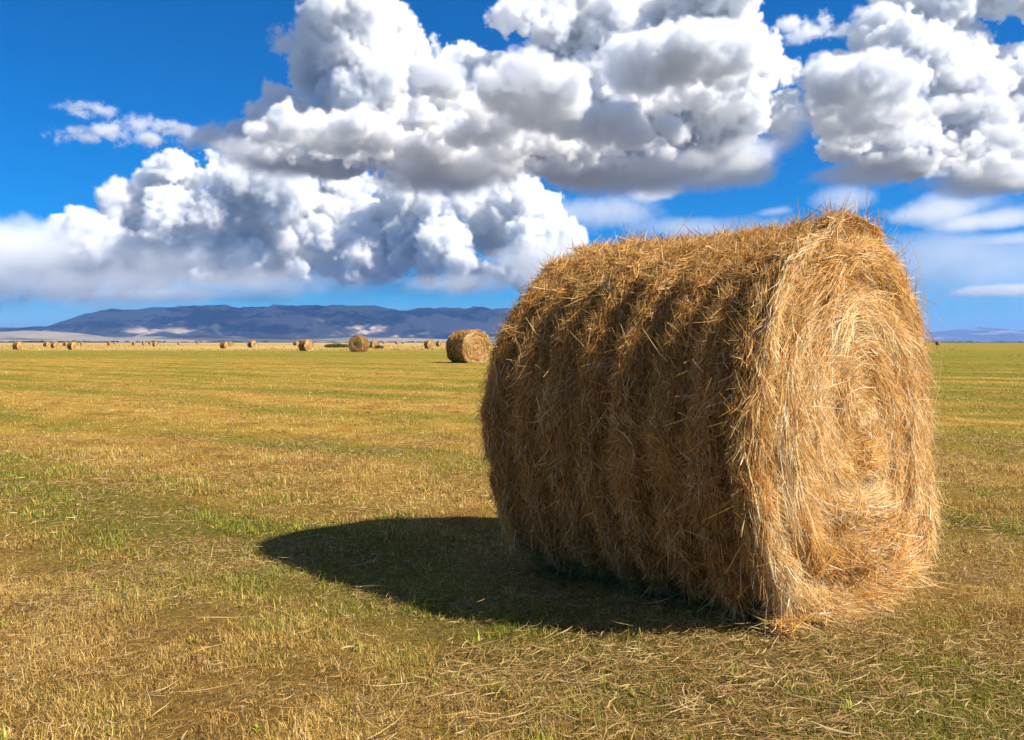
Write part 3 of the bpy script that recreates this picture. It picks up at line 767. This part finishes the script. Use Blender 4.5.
def grass():
    rng = np.random.default_rng(7); nz = NoiseN(99)
    V, Q, T, SH, WH = [], [], [], [], []; off = 0
    # (count, from, to, mean height, width, segments)
    for n, a, b, h0, w0, seg, pw, mg in ((460000, 1.5, 4.6, .018, .0021, 2, .75, 1.3), (260000, 4.6, 9.5, .026, .0038, 2, .8, 1.2), (180000, 9.5, 21, .026, .007, 1, .8, 1.0), (120000, 21, 52, .030, .015, 1, .8, 2.), (50000, 52, 130, .035, .035, 1, .8, 4.)):
        x, y = wedge(rng, n, a, b, mg, .60, pw)
        tuft = nz.fbm(x*3.1, y*3.1, octs=3); tiny = nz(x*17, y*17)
        lane = nz.fbm((x*.64+y*.77)*.7, (x*-.77+y*.64)*.12, octs=2)
        keep = rng.random(n) < np.clip(.60+1.4*tuft+.7*tiny+.5*lane, .08, 1) if b < 12 else rng.random(n) < np.clip(.8+.6*tuft, .3, 1)
        keep &= ~under_bale(x, y)
        x, y, tuft, tiny = x[keep], y[keep], tuft[keep], tiny[keep]; m = len(x)
        h = h0*np.exp(rng.normal(0, .42, m))*(1+.9*np.clip(tuft, -.6, .8)+.3*tiny); w = w0*np.exp(rng.normal(0, .3, m))
        tall = rng.random(m) < .012; h[tall] *= 1.9
        c, q, t, own = blades(rng, x, y, h, w, seg)
        V.append(c); Q.append(q+off); T.append(t+off); off += len(c)
        s = np.clip(rng.normal(.5, .22, m), 0, 1); wh = np.clip(rng.random(m)-.45*tuft, 0, 1)
        SH.append(s[own]); WH.append(wh[own])
    # low matted fuzz filling the gaps between the tufts
    for n, a, b, h0, w0 in ((330000, 1.5, 4.8, .0075, .0022), (200000, 4.8, 11, .011, .0042)):
        x, y = wedge(rng, n, a, b, 1.2, .60, .78); keep = ~under_bale(x, y); x, y = x[keep], y[keep]; m = len(x)
        c, q, t, own = blades(rng, x, y, h0*np.exp(rng.normal(0, .4, m)), w0*np.exp(rng.normal(0, .3, m)), 1)
        V.append(c); Q.append(q+off); T.append(t+off); off += len(c)
        SH.append(np.clip(rng.normal(.30, .24, m), 0, 1)[own]); WH.append(np.clip(rng.random(m)-.3*nz.fbm(x*3.1, y*3.1, octs=3), 0, 1)[own])
    # a few broad-leaved weeds
    x, y = wedge(rng, 160, 1.8, 9, .8, .6); keep = ~under_bale(x, y, .1); x, y = x[keep], y[keep]
    x = np.repeat(x, 6)+rng.normal(0, .012, len(x)*6); y = np.repeat(y, 6)+rng.normal(0, .012, len(y)*6); m = len(x)
    c, q, t, own = blades(rng, x, y, rng.uniform(.03, .062, m), rng.uniform(.007, .013, m), 2)
    V.append(c); Q.append(q+off); T.append(t+off); SH.append(rng.uniform(.5, .95, m)[own]); WH.append(np.full(len(c), -.6))
    o = mesh_obj('grass', np.concatenate(V), [np.concatenate(Q), np.concatenate(T)], blade_material(), attrs={'shade': np.concatenate(SH), 'whim': np.concatenate(WH)})
    tag(o, 'short dry grass and green regrowth covering the mown field', kind='stuff')
def straw_litter():
    rng = np.random.default_rng(17); nz = NoiseN(3)
    X, Y, Z, L, Wd = [], [], [], [], []
    def put(x, y, z, ln, w): X.append(x); Y.append(y); Z.append(z); L.append(ln); Wd.append(w)
    # thatch over the whole foreground, thicker in the dry lanes
    for n, a, b, l0, w0 in ((190000, 1.5, 5.2, .030, .0020), (80000, 5.2, 11, .045, .0036), (16000, 11, 24, .07, .008)):
        x, y = wedge(rng, n, a, b, 1.4, .6, .8)
        d = nz.fbm(x*1.7, y*1.7, octs=3)
        k = (rng.random(n) < np.clip(.55+1.1*d, .12, 1)) & ~under_bale(x, y); x, y = x[k], y[k]; m = len(x)
        put(x, y, ground_z(x, y)+rng.exponential(.008, m)+.002, l0*np.exp(rng.normal(0, .5, m)), w0*np.exp(rng.normal(0, .3, m)))
    n = 900; x, y = wedge(rng, n, 1.6, 7, .8, .6); k = ~under_bale(x, y, .1); x, y = x[k], y[k]; m = len(x)
    put(x, y, ground_z(x, y)+rng.uniform(.012, .035, m), rng.uniform(.08, .24, m), rng.uniform(.0018, .0032, m))
    # windrow of longer stalks in front of and around the bale
    n = 7000; t = rng.uniform(-1.7, 1.5, n); s = rng.normal(0, .34, n)
    x = BALE_X+.15+t*.95-s*.2; y = 3.0+t*.05+s+rng.normal(0, .1, n)
    k = (rng.random(n) < np.clip(.5+1.3*nz.fbm(x*2.5, y*2.5, octs=3), .05, 1)) & ~under_bale(x, y) & (y > 1.6); x, y = x[k], y[k]; m = len(x)
    put(x, y, ground_z(x, y)+.006+rng.exponential(.014, m), .085*np.exp(rng.normal(0, .4, m)), .0026*np.exp(rng.normal(0, .3, m)))
    x, y, z, ln, w = (np.concatenate(a) for a in (X, Y, Z, L, Wd)); m = len(x)
    az = np.where(rng.random(m) < .15, rng.normal(.35, .6, m), rng.uniform(0, 2*np.pi, m)); el = rng.normal(0, .13, m)
    T = np.stack([np.cos(az)*np.cos(el), np.sin(az)*np.cos(el), np.sin(el)], -1); N = unit(np.stack([rng.normal(0, .1, m), rng.normal(0, .1, m), np.ones(m)], -1))
    co, f, own = ribbons(np.stack([x, y, z], -1), T, N, ln, w, np.stack([rng.normal(0, .004, m), rng.exponential(.006, m)], -1), rng.normal(0, .10, m), rng.normal(0, .7, m), rng, 3)
    co[:, 2] = np.maximum(co[:, 2], -.03)
    sh = np.clip(rng.normal(.45, .24, m), 0, 1)
    o = mesh_obj('cut_straw', co, [f], litter_material(), attrs={'shade': sh[own]})
    tag(o, 'cut straw lying loose over the foreground of the field', kind='stuff')
def spilled_hay():
    """hay that has slid down the lit end and fans out over the grass"""
    rng = np.random.default_rng(27); nz = NoiseN(13)
    ca, sa = math.cos(BALE_A), math.sin(BALE_A)
    n = 10000
    w = rng.normal(-.10, .26, n); d = np.abs(rng.normal(0, 1, n))*(.045+.0*w)
    k = (np.abs(w+.05) < .6) & (rng.random(n) < np.clip(1.15+1.6*nz.fbm(w*6, d*6, octs=3)-d*2.2, 0, 1)); w, d = w[k], d[k]; n = len(w)
    hgt = .13*np.exp(-(d/.13)**1.2)*np.clip(1-(np.abs(w)/.8)**2, 0, 1)+.03*np.exp(-(d/.4)**2)
    hgt *= 1+.5*nz.fbm(w*5, d*5, octs=2)
    z = rng.random(n)**.5*hgt+.008
    u = BALE_L-.02+d
    x = BALE_X+u*ca-w*sa; y = BALE_Y+u*sa+w*ca
    fan = rng.normal(0, .75, n)+w*.9; r2 = rng.random(n) < .3; fan[r2] = rng.uniform(-3, 3, r2.sum())
    dip = -np.clip(hgt*2.6, 0, .9)+rng.normal(0, .22, n)
    du, dw = np.cos(fan)*np.cos(dip), np.sin(fan)*np.cos(dip)
    T = np.stack([du*ca-dw*sa, du*sa+dw*ca, np.sin(dip)], -1)
    N = unit(np.stack([ca*.5+0*w, sa*.5+0*w, np.ones(n)], -1))
    ln = .15*np.exp(rng.normal(0, .35, n)); wd = .0036*np.exp(rng.normal(0, .3, n))
    co, f, own = ribbons(np.stack([x, y, z+ground_z(x, y)], -1), T, N, ln, wd, np.stack([rng.exponential(.006, n), rng.exponential(.012, n)], -1), rng.normal(0, .13, n), rng.normal(0, .8, n), rng, 4)
    co[:, 2] = np.maximum(co[:, 2], -.01)
    sh = np.clip(rng.normal(.58, .22, n), 0, 1); sh = np.where(rng.random(n) < .08, .95, sh)
    o = mesh_obj('spilled_hay', co, [f], HM[2], attrs={'shade': sh[own], 'olive': np.full(len(own), .12)})
    tag(o, 'loose pale hay spread on the grass at the foot of the big bale', kind='stuff')
field(); all_hills()
HM = main_bale()
far_bales(HM)
grass(); straw_litter(); spilled_hay(); bushes(); treeline(); haze(HAZE)
print('field', time.time()-T0)
cm = cloud_material('cumulus', .028, (.975, .985, .998))
build_cloud_bank('clouds', 5500., 9000., 8400., 13.5, 3, cm, (180, 1120), (1250., 3300.), NEAR_PUFFS, SHELVES, NEAR_BASE, NEAR_VEILS, jitter=.12)
cm2 = cloud_material('distant_cumulus', .011, (.98, .99, 1.))
build_cloud_bank('distant_clouds', 21400., 27000., 24300., 42., 8, cm2, (-80, 1090), (640., 5300.), FAR_PUFFS, (), FAR_BASE, FAR_VEILS, kids=(13, 8), bias=1.3)
shred_banks(cloud_material('torn_cumulus', .02, (.975, .985, .998)))
print('clouds', time.time()-T0)
